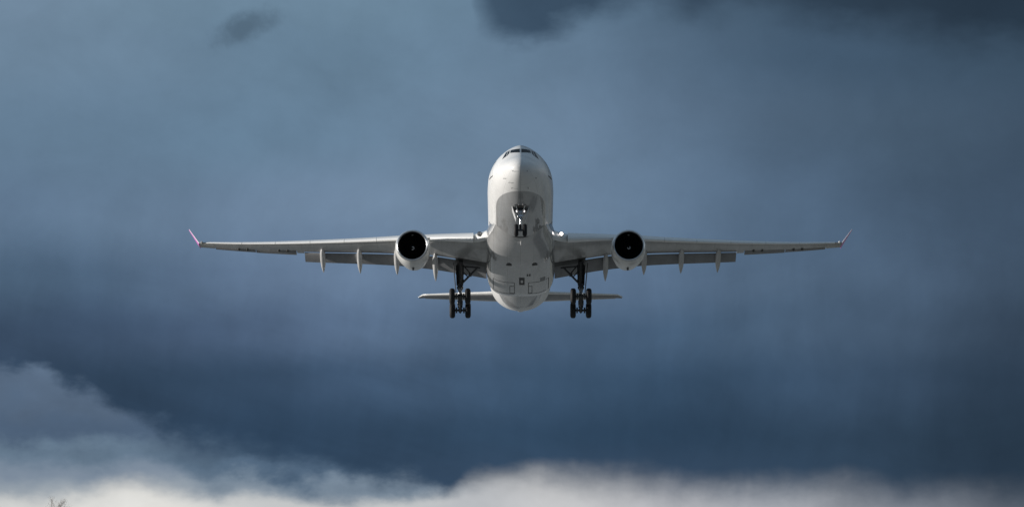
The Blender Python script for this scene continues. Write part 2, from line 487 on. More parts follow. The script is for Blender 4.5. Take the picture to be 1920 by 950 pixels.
# ------------------------------------------------------------------ ground
def ground():
    m = bpy.data.materials.new('dry_grassland')
    m.use_nodes = True
    t = NT(m.node_tree)
    b = m.node_tree.nodes['Principled BSDF']
    tcn = t.n.new('ShaderNodeTexCoord')
    o = tcn.outputs['Object']
    n1 = t.noise(o, 0.004, 5, 0.6)
    n2 = t.noise(o, 0.05, 6, 0.6)
    n3 = t.noise(o, 1.5, 4, 0.6)
    n4 = t.noise(o, 0.016, 8, 0.62)
    c = t.mix(t.smooth(n1, 0.45, 0.60), (0.13, 0.12, 0.085, 1), (0.06, 0.065, 0.04, 1))
    c = t.mix(t.mul(n2, 0.5), c, (0.16, 0.14, 0.105, 1))
    gx_, gy_, gz_ = t.sep(o)
    fld = t.smooth(t.add(gy_, t.mul(t.sub(n1, 0.5), 250.0)), 330.0, 420.0)
    stub = t.mix(n2, (0.47, 0.43, 0.35, 1), (0.38, 0.345, 0.275, 1))
    c = t.mix(fld, c, stub)
    c = t.mix(t.smooth(n4, 0.525, 0.545), c, (0.025, 0.03, 0.02, 1))
    c = t.mix(t.mul(n3, 0.35), c, (0.07, 0.07, 0.045, 1))
    t._in(b.inputs['Base Color'], c)
    b.inputs['Roughness'].default_value = 0.95
    g = MB()
    rings = []
    rad = [0.0, 30, 120, 400, 1200, 4000, 12000, 30000]
    n = 72
    g.v.append((0, 0, 0))
    for r_ in rad[1:]:
        for k in range(n):
            g.v.append((r_ * math.cos(2 * math.pi * k / n), r_ * math.sin(2 * math.pi * k / n), 0))
    for k in range(n):
        g.f.append((0, 1 + k, 1 + (k + 1) % n))
    for i in range(len(rad) - 2):
        for k in range(n):
            a, b2 = 1 + i * n + k, 1 + i * n + (k + 1) % n
            g.f.append((a, a + n, b2 + n, b2))
    go = g.build('ground', m, smooth=False)
    go['kind'] = 'structure'
    m2 = bpy.data.materials.new('worn_concrete')
    m2.use_nodes = True
    t = NT(m2.node_tree)
    b = m2.node_tree.nodes['Principled BSDF']
    o = t.n.new('ShaderNodeTexCoord').outputs['Object']
    c = t.mix(t.noise(o, 0.12, 6, 0.6), (0.47, 0.45, 0.41, 1), (0.36, 0.345, 0.315, 1))
    c = t.mix(t.smooth(t.noise(o, 0.03, 6, 0.6), 0.56, 0.62), c, (0.10, 0.10, 0.10, 1))
    t._in(b.inputs['Base Color'], c)
    b.inputs['Roughness'].default_value = 0.85
    rw = MB()
    for k in range(61):
        yy = 60 + k * 50.0
        rw.v += [(-38, yy, .006), (38, yy, .006)]
        if k:
            a = len(rw.v) - 4
            rw.f.append((a, a + 1, a + 3, a + 2))
    ro = rw.build('bounce_runway', m2, smooth=False)  # unseen pale strip, added to bounce light up onto the belly
    ro['kind'] = 'structure'
ground()

# ------------------------------------------------------------------ the aeroplane
plane = empty('airplane', (0.70, 400.0, 32.74), (R(-11.0), 0, R(-0.1)))
plane['label'] = 'white twin engine jet with magenta winglets flying towards the viewer with landing gear down'
plane['category'] = 'airplane'

# fuselage: sections (y aft of the nose, top, bottom, half width, height of the widest line)
P_TOP = [(0, -.80), (.06, -.58), (.2, -.38), (.5, -.10), (1.0, .20), (1.6, .48), (2.2, .76), (2.8, 1.20), (3.4, 1.64), (4.0, 1.96), (5, 2.33), (6, 2.54), (7, 2.66), (8, 2.73), (10, 2.80), (12, 2.82), (46, 2.82), (50, 2.74), (54, 2.55), (58, 2.42), (61.5, 2.34), (63.4, 2.30)]
P_BOT = [(0, -.80), (.06, -1.08), (.2, -1.30), (.5, -1.56), (1.0, -1.82), (2, -2.14), (3, -2.36), (4, -2.52), (5, -2.64), (6, -2.73), (7, -2.79), (8.5, -2.82), (38, -2.82), (41, -2.70), (44, -2.42), (47, -1.66), (51, -.5), (55, .60), (59, 1.50), (62, 2.0), (63.4, 2.15)]
P_W = [(0, .02), (.06, .28), (.2, .50), (.5, .82), (1, 1.18), (2, 1.66), (3, 2.0), (4, 2.25), (5, 2.43), (6, 2.55), (7, 2.64), (8, 2.70), (10, 2.76), (12, 2.79), (42, 2.79), (46, 2.66), (50, 2.28), (54, 1.76), (58, 1.16), (61.5, .62), (63.4, .25)]
P_C = [(0, -.80), (1, -.72), (3, -.42), (6, -.08), (8.5, 0), (42, 0), (50, .75), (58, 1.75), (63.4, 2.22)]
f_top, f_bot, f_w, f_c = (pchip(*zip(*p)) for p in (P_TOP, P_BOT, P_W, P_C))

f_n = pchip([0, 1, 3, 6, 9, 13, 64], [1.9, 1.70, 1.52, 1.54, 1.75, 2, 2])      # forward sections are drawn to a soft ridge
def f_ne(y, up):
    n = f_n(y) if up else 2 - (2 - f_n(y)) * .35
    return n, (1 + 2 / n) / 2

def fus_pt(y, a):
    zc = f_c(y)
    s, c = math.sin(a), math.cos(a)
    n, e = f_ne(y, s > 0)
    h = (f_top(y) - zc) if s > 0 else (zc - f_bot(y))
    return Vector((f_w(y) * math.copysign(abs(c) ** (2 / n), c), y, zc + h * math.copysign(abs(s) ** e, s)))

def fus_in(x, y, z):
    zc = f_c(y)
    n, e = f_ne(y, z > zc)
    h = (f_top(y) - zc) if z > zc else (zc - f_bot(y))
    return (abs(x) / max(f_w(y), 1e-4)) ** n + (abs(z - zc) / max(h, 1e-4)) ** (2 / e) - 1

def nose_y(x, z, ymax=14.0):
    """where a line running aft at (x, z) meets the nose"""
    lo, hi = 0.0, ymax
    for _ in range(40):
        mid = (lo + hi) / 2
        if fus_in(x, mid, z) > 0:
            lo = mid
        else:
            hi = mid
    return hi

def fus_n(x, y, z):
    e_ = 1e-3
    return Vector((fus_in(x + e_, y, z) - fus_in(x - e_, y, z), fus_in(x, y + e_, z) - fus_in(x, y - e_, z), fus_in(x, y, z + e_) - fus_in(x, y, z - e_))).normalized()

fb = MB()
ys = [0.0, .02, .05, .1, .16, .25, .35, .5, .65, .8, 1.0] + list(np.arange(1.25, 12, .25)) + list(np.arange(12, 41, 1.0)) + list(np.arange(41, 63.3, .4)) + [63.4]
NR = 72
fb.loft([[fus_pt(y, 2 * math.pi * k / NR) for k in range(NR)] for y in ys])
fuselage = fb.build('fuselage', M['fuselage'], plane, angle=60)

def nose_patch(name, quad, mat, parent, proud=0.012, nu=8, nv=4):
    """a pane lying on the nose; quad: four (x, z) corners of its front view"""
    mb = MB()
    rings = []
    for i in range(nu + 1):
        u = i / nu
        ring_o, ring_i = [], []
        for j in range(nv + 1):
            v = j / nv
            x = (1 - u) * ((1 - v) * quad[0][0] + v * quad[3][0]) + u * ((1 - v) * quad[1][0] + v * quad[2][0])
            z = (1 - u) * ((1 - v) * quad[0][1] + v * quad[3][1]) + u * ((1 - v) * quad[1][1] + v * quad[2][1])
            y = nose_y(x, z)
            n = fus_n(x, y, z)
            p = Vector((x, y, z))
            ring_o.append(p + n * proud)
            ring_i.append(p - n * 0.03)
        rings.append(ring_o + ring_i[::-1])
    mb.loft(rings)
    return mb.build(name, mat, parent, angle=50)

for s in (-1, 1):
    for quad in (((.065, 1.04), (.86, 1.15), (.82, 1.55), (.065, 1.53)),
                 ((.94, 1.12), (1.16, .80), (1.01, 1.51), (.90, 1.56)),
                 ((1.21, .79), (1.52, .58), (1.20, 1.43), (1.06, 1.50))):
        nose_patch('cockpit_window', [(s * x, z) for x, z in quad], M['glass'], fuselage)

def fus_strip(name, pts, width, mat, parent, proud=0.012):
    """a narrow band laid over the hull through (y, angle) points"""
    mb = MB()
    L, Rr = [], []
    rings = []
    P = [fus_pt(y, a) for y, a in pts]
    for i, p in enumerate(P):
        tdir = (P[min(i + 1, len(P) - 1)] - P[max(i - 1, 0)]).normalized()
        n = fus_n(*p)
        w_ = tdir.cross(n).normalized() * width / 2
        rings.append([p - w_ + n * proud, p + w_ + n * proud, p + w_ - n * .02, p - w_ - n * .02])
    mb.loft(rings)
    return mb.build(name, mat, parent, angle=40)

# forward cabin doors (the outline of each)
for s in (-1, 1):
    def A(deg):
        return R(90 - s * deg)
    fus_strip('door_sill', [(4.4 + 2.1 * k / 10, A(97 - k * .3)) for k in range(11)], 0.075, M['seal'], fuselage, .02)
    fus_strip('door_outline', [(4.6, A(95 - 33 * k / 8)) for k in range(9)] + [(4.6 + 1.1 * k / 8, A(62)) for k in range(1, 9)] + [(5.7, A(62 + 33 * k / 8)) for k in range(1, 9)], 0.025, M['seal'], fuselage, .006)

# probes and small aerials on the nose
def probe(px, pz, ln=0.20, r=0.024):
    y = nose_y(px, pz)
    n = fus_n(px, y, pz)
    p = Vector((px, y, pz))
    b = MB().tube(p - n * .02, p + n * .10, r, r * .8, 8).tube(p + n * .09, p + n * .10 + Vector((0, -ln, 0)), r * .7, r * .5, 8)
    b.build('pitot_probe', M['gear'], fuselage)
for px, pz in ((-.62, -1.15), (.53, -1.18), (-1.33, -1.38), (1.25, -1.40), (-.91, -1.75), (-.70, -2.06), (.62, -2.08)):
    probe(px, pz)

# seal along the front rim of the wing fairing
rim = []
for k in range(-24, 25):
    a = R(-90 + k * 3.0)
    z = 2.82 * math.sin(a)
    rim.append((15.75 + (z + 2.82) * 1.38, a))
fus_strip('fairing_seal', rim, 0.30, M['seal'], fuselage, 0.02)

# ---- belly fairing
f_fw = pchip([15.0, 16.2, 18, 20, 23, 31, 34, 36, 38, 40], [2.36, 2.42, 2.60, 2.86, 3.04, 3.06, 3.0, 2.86, 2.62, 2.3])
f_fd = pchip([15.0, 16.2, 18, 20, 23, 31, 33.5, 35.5, 37.5, 40], [1.72, 1.93, 2.06, 2.18, 2.38, 2.50, 2.46, 2.20, 1.72, 1.1])
f_fn = pchip([15, 18, 22, 32, 40], [2.15, 2.3, 3.0, 3.3, 2.6])
def fair_pt(y, a):
    n = f_fn(y)
    c_, s_ = math.cos(a), math.sin(a)
    x = f_fw(y) * math.copysign(abs(c_) ** (2 / n), c_)
    z = -0.95 + f_fd(y) * math.copysign(abs(s_) ** (2 / n), s_)
    return Vector((x, y, z))
mb = MB()
rings = []
for y in np.arange(15.0, 40.01, 0.5):
    ring = [fair_pt(y, math.pi + math.pi * k / 48) for k in range(49)]
    ring += [Vector((f_fw(y) * .80, y, -0.2)), Vector((f_fw(y) * .5, y, .1)), Vector((-f_fw(y) * .5, y, .1)), Vector((-f_fw(y) * .80, y, -0.2))]
    rings.append(ring)
mb.loft(rings)
fairing = mb.build('belly_fairing', M['fairing'], plane, angle=50)

def fair_z(x, y):
    n = f_fn(y)
    u = min(abs(x) / f_fw(y), .999)
    return -0.95 - f_fd(y) * (1 - u ** n) ** (1 / n)

def belly_panel(name, x0, x1, y0, y1, mat, proud=0.012, frame=0.0):
    """plate (or, with frame, a rectangular outline) under the fairing"""
    mb = MB()
    def plate(a0, a1, b0, b1):
        nx, ny = max(2, int(abs(a1 - a0) / .2)), max(2, int(abs(b1 - b0) / .4))
        rings = []
        for j in range(ny + 1):
            y = b0 + (b1 - b0) * j / ny
            lo = [Vector((a0 + (a1 - a0) * i / nx, y, fair_z(a0 + (a1 - a0) * i / nx, y) - proud)) for i in range(nx + 1)]
            hi = [p + Vector((0, 0, proud + .02)) for p in lo[::-1]]
            rings.append(lo + hi)
        mb.loft(rings)
    if frame:
        plate(x0, x1, y0, y0 + frame); plate(x0, x1, y1 - frame, y1)
        plate(x0, x0 + frame * .55, y0 + frame, y1 - frame); plate(x1 - frame * .55, x1, y0 + frame, y1 - frame)
    else:
        plate(x0, x1, y0, y1)
    return mb.build(name, mat, fairing, angle=40)

belly_panel('hatch', -.12, .36, 27.6, 30.1, M['vent'])
belly_panel('hatch_window', .02, .22, 28.4, 29.3, M['canoe'], 0.03)
belly_panel('vent', .55, .68, 26.4, 27.1, M['vent'])
belly_panel('vent', .75, .88, 26.4, 27.1, M['vent'])
belly_panel('access_panel', 1.72, 2.18, 28.2, 29.3, M['flap'])
for s in (-1, 1):
    # scoops for cooling air: half oval mouths
    mb = MB()
    x_c, y_c = 0.12 + s * 1.12, 23.4
    rings = []
    for k in range(13):
        a = math.pi * k / 12
        xx = x_c + .24 * math.cos(a)
        rings.append([Vector((xx, y_c - .5 * math.sin(a) - .02, fair_z(xx, y_c) - .015)), Vector((xx, y_c + .3, fair_z(xx, y_c) - .015)), Vector((xx, y_c + .3, fair_z(xx, y_c) + .02)), Vector((xx, y_c - .5 * math.sin(a) - .02, fair_z(xx, y_c) + .02))])
    mb.loft(rings)
    mb.build('air_scoop', M['vent'], fairing, angle=30)
    belly_panel('gear_bay_door', s * .62 + .06, s * 2.45 + .06, 29.3, 33.6, M['seal'], 0.01, 0.10)
    belly_panel('gear_bay_door', s * .62 + .06, s * .98 + .06, 30.6, 33.4, M['seal'], 0.014, 0.09)
# blade aerial
MB().loft([[Vector((.02, 16.6, -2.85)), Vector((.05, 16.9, -2.85)), Vector((.02, 17.2, -2.85)), Vector((-.01, 16.9, -2.85))],
           [Vector((.02, 16.85, -3.2)), Vector((.035, 17.0, -3.2)), Vector((.02, 17.15, -3.2)), Vector((.005, 17.0, -3.2))]]).build('blade_aerial', M['white'], fuselage)

# ---- wings
W_X = [1.6, 2.82, 9.4, 14, 19.6, 24.5, 29.0]
def w_le(x): return 22.2 + (x - 2.82) * 0.62
w_te = pchip([1.6, 2.82, 9.4, 19.6, 29.0], [32.3, 32.4, 33.1, 36.85, 40.4])
w_top = pchip([1.6, 2.82, 8.1, 14, 19.6, 24.5, 29.0], [-.77, -.62, .03, .60, 1.24, 1.89, 2.62])
w_tc = pchip([1.6, 2.82, 9.4, 29], [.15, .145, .108, .095])
w_tw = pchip([1.6, 2.82, 9.4, 19, 29], [1.5, 1.3, .3, -1.2, -1.6])

def af(u, tc_, upper):
    yt = 5 * tc_ * (0.2969 * math.sqrt(max(u, 0)) - .126 * u - .3516 * u * u + .2843 * u ** 3 - .1015 * u ** 4)
    m_, p_ = .016, .45
    yc = m_ / p_ ** 2 * (2 * p_ * u - u * u) if u < p_ else m_ / (1 - p_) ** 2 * ((1 - 2 * p_) + 2 * p_ * u - u * u)
    return yc + (yt if upper else -yt)

def w_pt(x, s, u, zz):
    """chord fraction u, height zz (fraction of the chord) at span x -> point"""
    c = w_te(x) - w_le(x)
    a = -R(w_tw(x))
    z0 = w_top(x) - 0.42 * w_tc(x) * c
    yy, hh = u * c, zz * c
    return Vector((s * x, w_le(x) + yy * math.cos(a) - hh * math.sin(a), z0 + yy * math.sin(a) + hh * math.cos(a)))

def w_section(x, s, cut, lower_cut=None):
    lower_cut = cut if lower_cut is None else lower_cut
    t_ = w_tc(x)
    us = [0.5 * (1 - math.cos(math.pi * k / 14)) for k in range(15)]
    up_ = [w_pt(x, s, u * cut, af(u * cut, t_, True)) for u in us[::-1]]
    lo_ = [w_pt(x, s, u * lower_cut, af(u * lower_cut, t_, False)) for u in us[1:]]
    return up_ + lo_

def spans(a, b, n):
    return [a + (b - a) * k / n for k in range(n + 1)]

FLAP_CUT, AIL_CUT = 0.77, 0.71
for s in (-1, 1):
    mb = MB()
    mb.loft([w_section(x, s, FLAP_CUT + .03, .73) for x in spans(1.6, 19.4, 28)])
    mb.loft([w_section(x, s, .995) for x in spans(19.4, 20.05, 2)])
    mb.loft([w_section(x, s, AIL_CUT) for x in spans(20.05, 27.6, 10)])
    mb.loft([w_section(x, s, .995) for x in spans(27.6, 29.0, 4)])
    wing = mb.build('wing', M['wing'], plane, angle=40)

    # slats, drooped ahead of the leading edge
    def slat(x0, x1):
        rings = []
        for x in spans(x0, x1, 6):
            c = w_te(x) - w_le(x)
            t_ = w_tc(x)
            du = .15 if x > 9 else .105
            k_ = 1.0
            us = [du * (j / 8) ** 1.6 for j in range(9)]
            outer = [(u, af(u, t_, True)) for u in us[::-1]] + [(u, af(u, t_, False)) for u in us[1:5]]
            inner = [(outer[-1][0] + .012, outer[-1][1] + .004), (.035, 0.006), (.05, af(.05, t_, True) * .55), (.085, af(.085, t_, True) * .86)]
            rot = R(-12)
            pts = []
            for u, z in outer + inner:
                uu = u * math.cos(rot) + z * math.sin(rot)
                zz = -u * -math.sin(rot) * -1 + z * math.cos(rot)
                zz = u * math.sin(-rot) * 1.0 + z * math.cos(rot)
                pts.append(w_pt(x, s, uu - .045, zz - .022))
            rings.append(pts)
        MB().loft(rings).build('slat', M['slatmetal'], wing, angle=40)
    slat(4.1, 8.55)
    cuts = [10.15, 12.7, 15.6, 18.7, 21.9, 25.0, 28.35]
    for a_, b_ in zip(cuts[:-1], cuts[1:]):
        slat(a_ + .015, b_ - .015)

    # flaps
    def flap(x0, x1, ch, drop, back, defl, name='flap', cut=FLAP_CUT, n=8, mat='flap', t2=.15):
        rings = []
        for x in spans(x0, x1, n):
            c = w_te(x) - w_le(x)
            h = ch(x)
            o = w_pt(x, s, cut + back, af(cut, w_tc(x), False) * .4 - drop)
            a = -R(w_tw(x) + defl)
            us = [0.5 * (1 - math.cos(math.pi * k / 10)) for k in range(11)]
            pts = []
            for u, upper in [(u, True) for u in us[::-1]] + [(u, False) for u in us[1:]]:
                yt = 5 * t2 * (0.2969 * math.sqrt(u) - .126 * u - .3516 * u * u + .2843 * u ** 3 - .1030 * u ** 4)
                yy, zz = u * h, (yt if upper else -yt * .7) * h
                pts.append(Vector((o.x, o.y + yy * math.cos(a) - zz * math.sin(a), o.z + yy * math.sin(a) + zz * math.cos(a))))
            rings.append(pts)
        return MB().loft(rings).build(name, M[mat], wing, angle=40)
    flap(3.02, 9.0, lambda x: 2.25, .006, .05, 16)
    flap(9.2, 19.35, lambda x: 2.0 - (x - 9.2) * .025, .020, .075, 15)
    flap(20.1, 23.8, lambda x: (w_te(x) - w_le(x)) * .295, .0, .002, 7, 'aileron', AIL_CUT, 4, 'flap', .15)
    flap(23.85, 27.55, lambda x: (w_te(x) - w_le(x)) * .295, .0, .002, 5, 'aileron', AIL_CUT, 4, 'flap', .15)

    rings = []
    for x in spans(9.2, 19.38, 12):
        t_ = w_tc(x)
        rings.append([w_pt(x, s, .69, af(.69, t_, False) - .002), w_pt(x, s, .745, af(.745, t_, False) - .006), w_pt(x, s, .80, af(.80, t_, False) - .004), w_pt(x, s, .80, af(.80, t_, False) + .006), w_pt(x, s, .69, af(.69, t_, False) + .004)])
    MB().loft(rings).build('cove_shade_strip', M['flap'], wing, angle=30)  # dark strip on the lower skin painting in the spoiler cove's shade

    for x in (20.9, 21.7, 24.6, 25.4):
        p0 = w_pt(x, s, .60, af(.60, w_tc(x), False) - .004)
        p1 = w_pt(x, s, .82, af(.82, w_tc(x), False) - .012)
        MB().lathe(p0, p1 - p0, [(0, .02), (.15, .09), (.45, .11), (.75, .07), (.95, .02)], 12, True, True).build('hinge_fairing', M['bay'], wing, angle=60)

    # flap track fairings: long pods under the trailing edge
    for x in (7.55, 11.0, 14.35, 17.7):
        big = 1.0 if x > 9 else 1.12
        a0 = w_pt(x, s, .50 if x > 9 else .60, af(.5, w_tc(x), False) + .005)
        a1 = w_pt(x, s, .80, af(.8, w_tc(x), False) - .05)
        a2 = a1 + Vector((0, 2.75 * math.cos(R(22)), -2.75 * math.sin(R(22)))) * big
        rings = []
        prof = [(0, .03), (.06, .10), (.15, .17), (.3, .23), (.45, .25), (.6, .25), (.75, .21), (.88, .13), (.96, .06), (1, .012)]
        for q, r_ in prof:
            if q <= .45:
                p = a0.lerp(a1, q / .45)
            else:
                p = a1.lerp(a2, (q - .45) / .55)
            rings.append([p + Vector((r_ * math.cos(2 * math.pi * k / 16), 0, r_ * (1.25 if math.sin(2 * math.pi * k / 16) < 0 else 1.0) * math.sin(2 * math.pi * k / 16))) for k in range(16)])
        MB().loft(rings).build('flap_track_fairing', M['canoe'], wing, angle=60)

    # winglet: canted blade with a white leading edge
    def blade(u0, u1, mat, name):
        rings = []
        for k in range(9):
            q = k / 8
            qq = q
            le = Vector((s * (29.0 + 1.08 * q), 38.45 + 2.1 * q, w_top(29) - .10 + 1.82 * qq))
            ch = 2.15 * (1 - q) + .75 * q
            nrm = Vector((s * .85, 0, -.52))
            us = [u0 + (u1 - u0) * (0.5 * (1 - math.cos(math.pi * j / 8))) for j in range(9)]
            pts = []
            for u, sg in [(u, 1) for u in us[::-1]] + [(u, -1) for u in us[1:]]:
                yt = 5 * .085 * (0.2969 * math.sqrt(u) - .126 * u - .3516 * u * u + .2843 * u ** 3 - .1030 * u ** 4)
                pts.append(le + Vector((0, u * ch, 0)) + nrm * sg * yt * ch)
            rings.append(pts)
        return MB().loft(rings).build(name, mat, wing, angle=40)
    wl = blade(.0, .035, M['slat'], 'winglet_edge')
    blade(.036, 1.0, M['pink'], 'winglet')

    # wing tip lamp housing
    MB().lathe((s * 28.75, 38.2, w_top(28.75) - .06), (0, 1, 0), [(-.28, .02), (-.2, .06), (-.05, .085), (.25, .09), (.6, .07)], 14, True, True).build('navigation_light', M['slat'] if s > 0 else M['canoe'], wing)

    rings = []
    for k in range(9):
        q = k / 8
        x = 2.55 + 1.5 * q
        up = .34 * (1 - q) ** 1.4
        fwd = .13 * (1 - q) ** 1.6 + .012
        t_ = w_tc(x)
        us = [.16 * (j / 8) ** 1.7 for j in range(9)]
        pts = []
        for u in us[::-1]:
            p = w_pt(x, s, u * (1 + fwd / .16) - fwd, af(u, t_, True) + .004)
            pts.append(p + Vector((0, 0, up * (.55 + .45 * u / .16))))
        for u in us[1:4]:
            p = w_pt(x, s, u * (1 + fwd / .16) - fwd, af(u, t_, False) - .004)
            pts.append(p + Vector((0, 0, up * .35 * (1 - u / .16))))
        rings.append(pts)
    MB().loft(rings).build('root_fillet', M['slat'], wing, angle=50)
    rings = []
    for x in spans(2.9, 5.75, 6):
        t_ = w_tc(x)
        rings.append([w_pt(x, s, .66, af(.66, t_, False) - .001), w_pt(x, s, .76, af(.76, t_, False) - .016), w_pt(x, s, .83, af(.80, t_, False) - .006), w_pt(x, s, .83, af(.80, t_, False) + .012), w_pt(x, s, .70, af(.70, t_, False) + .01)])
    MB().loft(rings).build('flap_gap_shade_panel', M['bay'], wing, angle=30)  # dark panel closing the inboard flap gap, in place of shade there

    # landing lamp let into the root of the leading edge
    lp = Vector((s * 3.55, w_le(3.55) - .62, w_top(3.55) - .34))
    MB().lathe(lp + Vector((0, .12, 0)), (0, -1, -.15), [(-.2, .21), (0, .21), (.06, .20), (.065, .17)], 24, True, True).build('landing_light_housing', M['gear'], wing)
    MB().lathe(lp + Vector((0, .12, 0)), (0, -1, -.15), [(.07, .155), (.10, .14), (.12, .08), (.125, .01)], 24, True, True).build('landing_light', M['lamp'] if s > 0 else M['hub'], wing)

    # gap seal between wing root and fuselage
    # ---- main landing gear
    gx, gy, gz = s * 5.34, 31.0, -4.90
    g = MB()
    g.tube((gx, 30.30, -1.25), (gx, 30.88, -3.45), .25, .23, 20)
    g.tube((gx, 30.92, -3.40), (gx, 30.94, -3.62), .28, .28, 20)
    g.tube((gx + s * .0, 30.05, -1.5), (gx, 30.85, -3.1), .09, .09)
    g.tube((gx + s * .32, 30.65, -1.5), (gx + s * .26, 30.90, -3.3), .07, .06)
    g.tube((gx - s * .30, 30.65, -1.5), (gx - s * .24, 30.90, -3.3), .045, .045)
    g.box((gx, 30.70, -2.25), (.78, .3, .16)); g.box((gx, 30.80, -2.85), (.66, .28, .14)); g.box((gx, 30.65, -3.3), (.5, .22, .16))
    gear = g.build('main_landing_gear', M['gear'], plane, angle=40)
    MB().tube((gx, 30.94, -3.6), (gx, 30.99, -4.65), .16, .16, 20).build('shock_strut', M['chrome'], gear)
    b = MB()
    b.tube((gx - s * .05, 30.85, -3.25), (s * 3.75, 30.45, -1.75), .095, .085)
    b.tube((gx - s * .35, 30.75, -2.2), (s * 4.62, 30.67, -2.62), .05, .05)
    b.tube((s * 4.40, 30.57, -2.35), (s * 5.05, 30.60, -1.55), .055, .055)
    b.tube((s * 3.55, 30.35, -1.85), (s * 4.9, 30.45, -1.70), .07, .07)
    b.box((s * 4.45, 30.65, -2.42), (.26, .2, .26))
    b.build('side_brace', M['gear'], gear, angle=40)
    # door fixed to the leg
    dr = MB()
    rings = []
    for q in range(7):
        z = -1.45 - 2.45 * q / 6
        xx = gx + s * (.60 - .22 * q / 6)
        y0, y1 = 29.95 + .25 * q / 6, 31.70 - .25 * q / 6
        rings.append([Vector((xx, y0, z)), Vector((xx + s * .03, y0 + .25, z)), Vector((xx + s * .035, y1 - .2, z)), Vector((xx, y1, z)), Vector((xx - s * .05, y1 - .2, z)), Vector((xx - s * .05, y0 + .25, z))])
    dr.loft(rings)
    dr.build('gear_door', M['gear'], gear, angle=40)
    # bogie: tilted beam, axles
    tilt = R(25)
    def bp(dx_, l, h=0.0):
        return Vector((gx + dx_, gy + l * math.cos(tilt) + h * math.sin(tilt), gz - l * math.sin(tilt) + h * math.cos(tilt)))
    bg_ = MB()
    bg_.tube(bp(0, -1.15), bp(0, 1.15), .16, .16, 18)
    bg_.lathe(bp(-.24, 0, .05), (1, 0, 0), [(0, .2), (.02, .22), (.46, .22), (.48, .2)], 18, True, True)
    for l in (-.99, .99):
        bg_.tube(bp(-.62, l), bp(.62, l), .10, .10, 14)
        for d_ in (-1, 1):
            bg_.tube(bp(d_ * .26, l), bp(d_ * .40, l), .26, .26, 20)
            bg_.tube(bp(d_ * .18, l - .2, .14), bp(d_ * .16, 0, .2), .035, .035, 8)
    bg_.tube(bp(0, -.75, -.26), bp(0, .75, -.26), .04, .04, 8)
    bg_.tube(bp(0, .55, .30), bp(0, 1.1, .10), .06, .06, 8)
    bg_.box(bp(.0, -.62, .22), (.34, .22, .16)); bg_.box(bp(0, 1.22, -.02), (.24, .12, .22), None, .5)
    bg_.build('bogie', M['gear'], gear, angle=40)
    # torque link in front of the strut
    tl = MB()
    for d_ in (-.12, .12):
        tl.tube((gx + d_, 30.67, -3.55), (gx + d_ * .3, 30.25, -3.95), .045, .04, 8)
        tl.tube((gx + d_ * .3, 30.25, -3.95), (gx + d_, 30.75, -4.55), .04, .045, 8)
    tl.box((gx, 30.73, -3.72), (.40, .14, .16)); tl.tube((gx - .25, 30.80, -4.25), (gx + .25, 30.80, -4.25), .05, .05, 8)
    tl.build('torque_link', M['gearlight'], gear, angle=40)
    for l in (-.99, .99):
        for d_ in (-1, 1):
            c0 = bp(d_ * .69, l)
            ax = (d_, 0, 0)
            MB().lathe(c0 - Vector((d_ * .25, 0, 0)), ax, [(0.03, .36), (0, .44), (.01, .54), (.05, .63), (.12, .69), (.18, .705), (.20, .698), (.205, .698), (.25, .71), (.295, .698), (.30, .698), (.32, .705), (.38, .69), (.45, .63), (.49, .54), (.50, .44), (.47, .36)], 40).build('tyre', M['rubber'], gear, angle=30)
            MB().lathe(c0 - Vector((d_ * .25, 0, 0)), ax, [(.05, .02), (.06, .25), (.04, .345), (.05, .365), (.43, .365), (.46, .345), (.42, .30), (.38, .22), (.44, .14), (.45, .02)], 28, True, True).build('wheel_hub', M['hub'], gear, angle=30)

    # ---- engine
    ex, ey, ez = s * 9.37, 20.9, -2.20
    eo, ea = Vector((ex, ey, ez)), Vector((-s * .018, 1, 0.02)).normalized()
    cowl = [(.16, 1.395), (.3, 1.44), (.6, 1.495), (1.1, 1.535), (1.7, 1.53), (2.3, 1.48), (3.0, 1.40), (3.7, 1.30), (4.4, 1.20), (4.9, 1.12), (4.9, 1.08), (4.2, 1.12)]
    engine = MB().lathe(eo, ea, cowl, 64).build('engine', M['cowl'], plane, angle=50)
    MB().lathe(eo, ea, [(.155, 1.392), (.06, 1.345), (.01, 1.305), (0, 1.28), (.012, 1.255), (.05, 1.228), (.12, 1.205), (.22, 1.195)], 64).build('inlet_lip', M['lip'], engine, angle=60)
    MB().lathe(eo, ea, [(.225, 1.195), (.5, 1.19), (.9, 1.21), (1.45, 1.235), (1.6, 1.235)], 64).build('inlet_duct', M['duct'], engine, angle=60)
    # fan: twisted blades on a hub, a dark stator disc behind
    fan = MB()
    fan.lathe(eo + ea * 1.55, ea, [(0, 1.23), (.02, 1.23), (.02, .02), (0, .02)], 48)
    nb = 34
    for k in range(nb):
        a0 = 2 * math.pi * k / nb
        pts = []
        for j in range(5):
            r_ = .36 + (1.215 - .36) * j / 4
            tw = R(25 + 38 * j / 4)
            hw_ = .115 + .045 * j / 4
            cu = Vector((math.cos(a0), 0, math.sin(a0)))
            tn = Vector((-math.sin(a0), 0, math.cos(a0)))
            off = tn * math.sin(tw) * hw_ * s
            yy = ea * math.cos(tw) * hw_
            base_p = eo + ea * 1.30 + cu * r_
            nn = (tn * math.cos(tw) * s - ea * math.sin(tw)) * .008
            pts.append([base_p - off - yy + nn, base_p + off + yy + nn, base_p + off + yy - nn, base_p - off - yy - nn])
        fan.loft(pts)
    fan.build('fan', M['fan'], engine, angle=30)
    MB().lathe(eo + ea * 1.35, -ea, [(-.1, .38), (0, .375), (.12, .34), (.26, .25), (.38, .13), (.44, .05), (.455, .005)], 32).build('spinner', M['duct'], engine, angle=60)
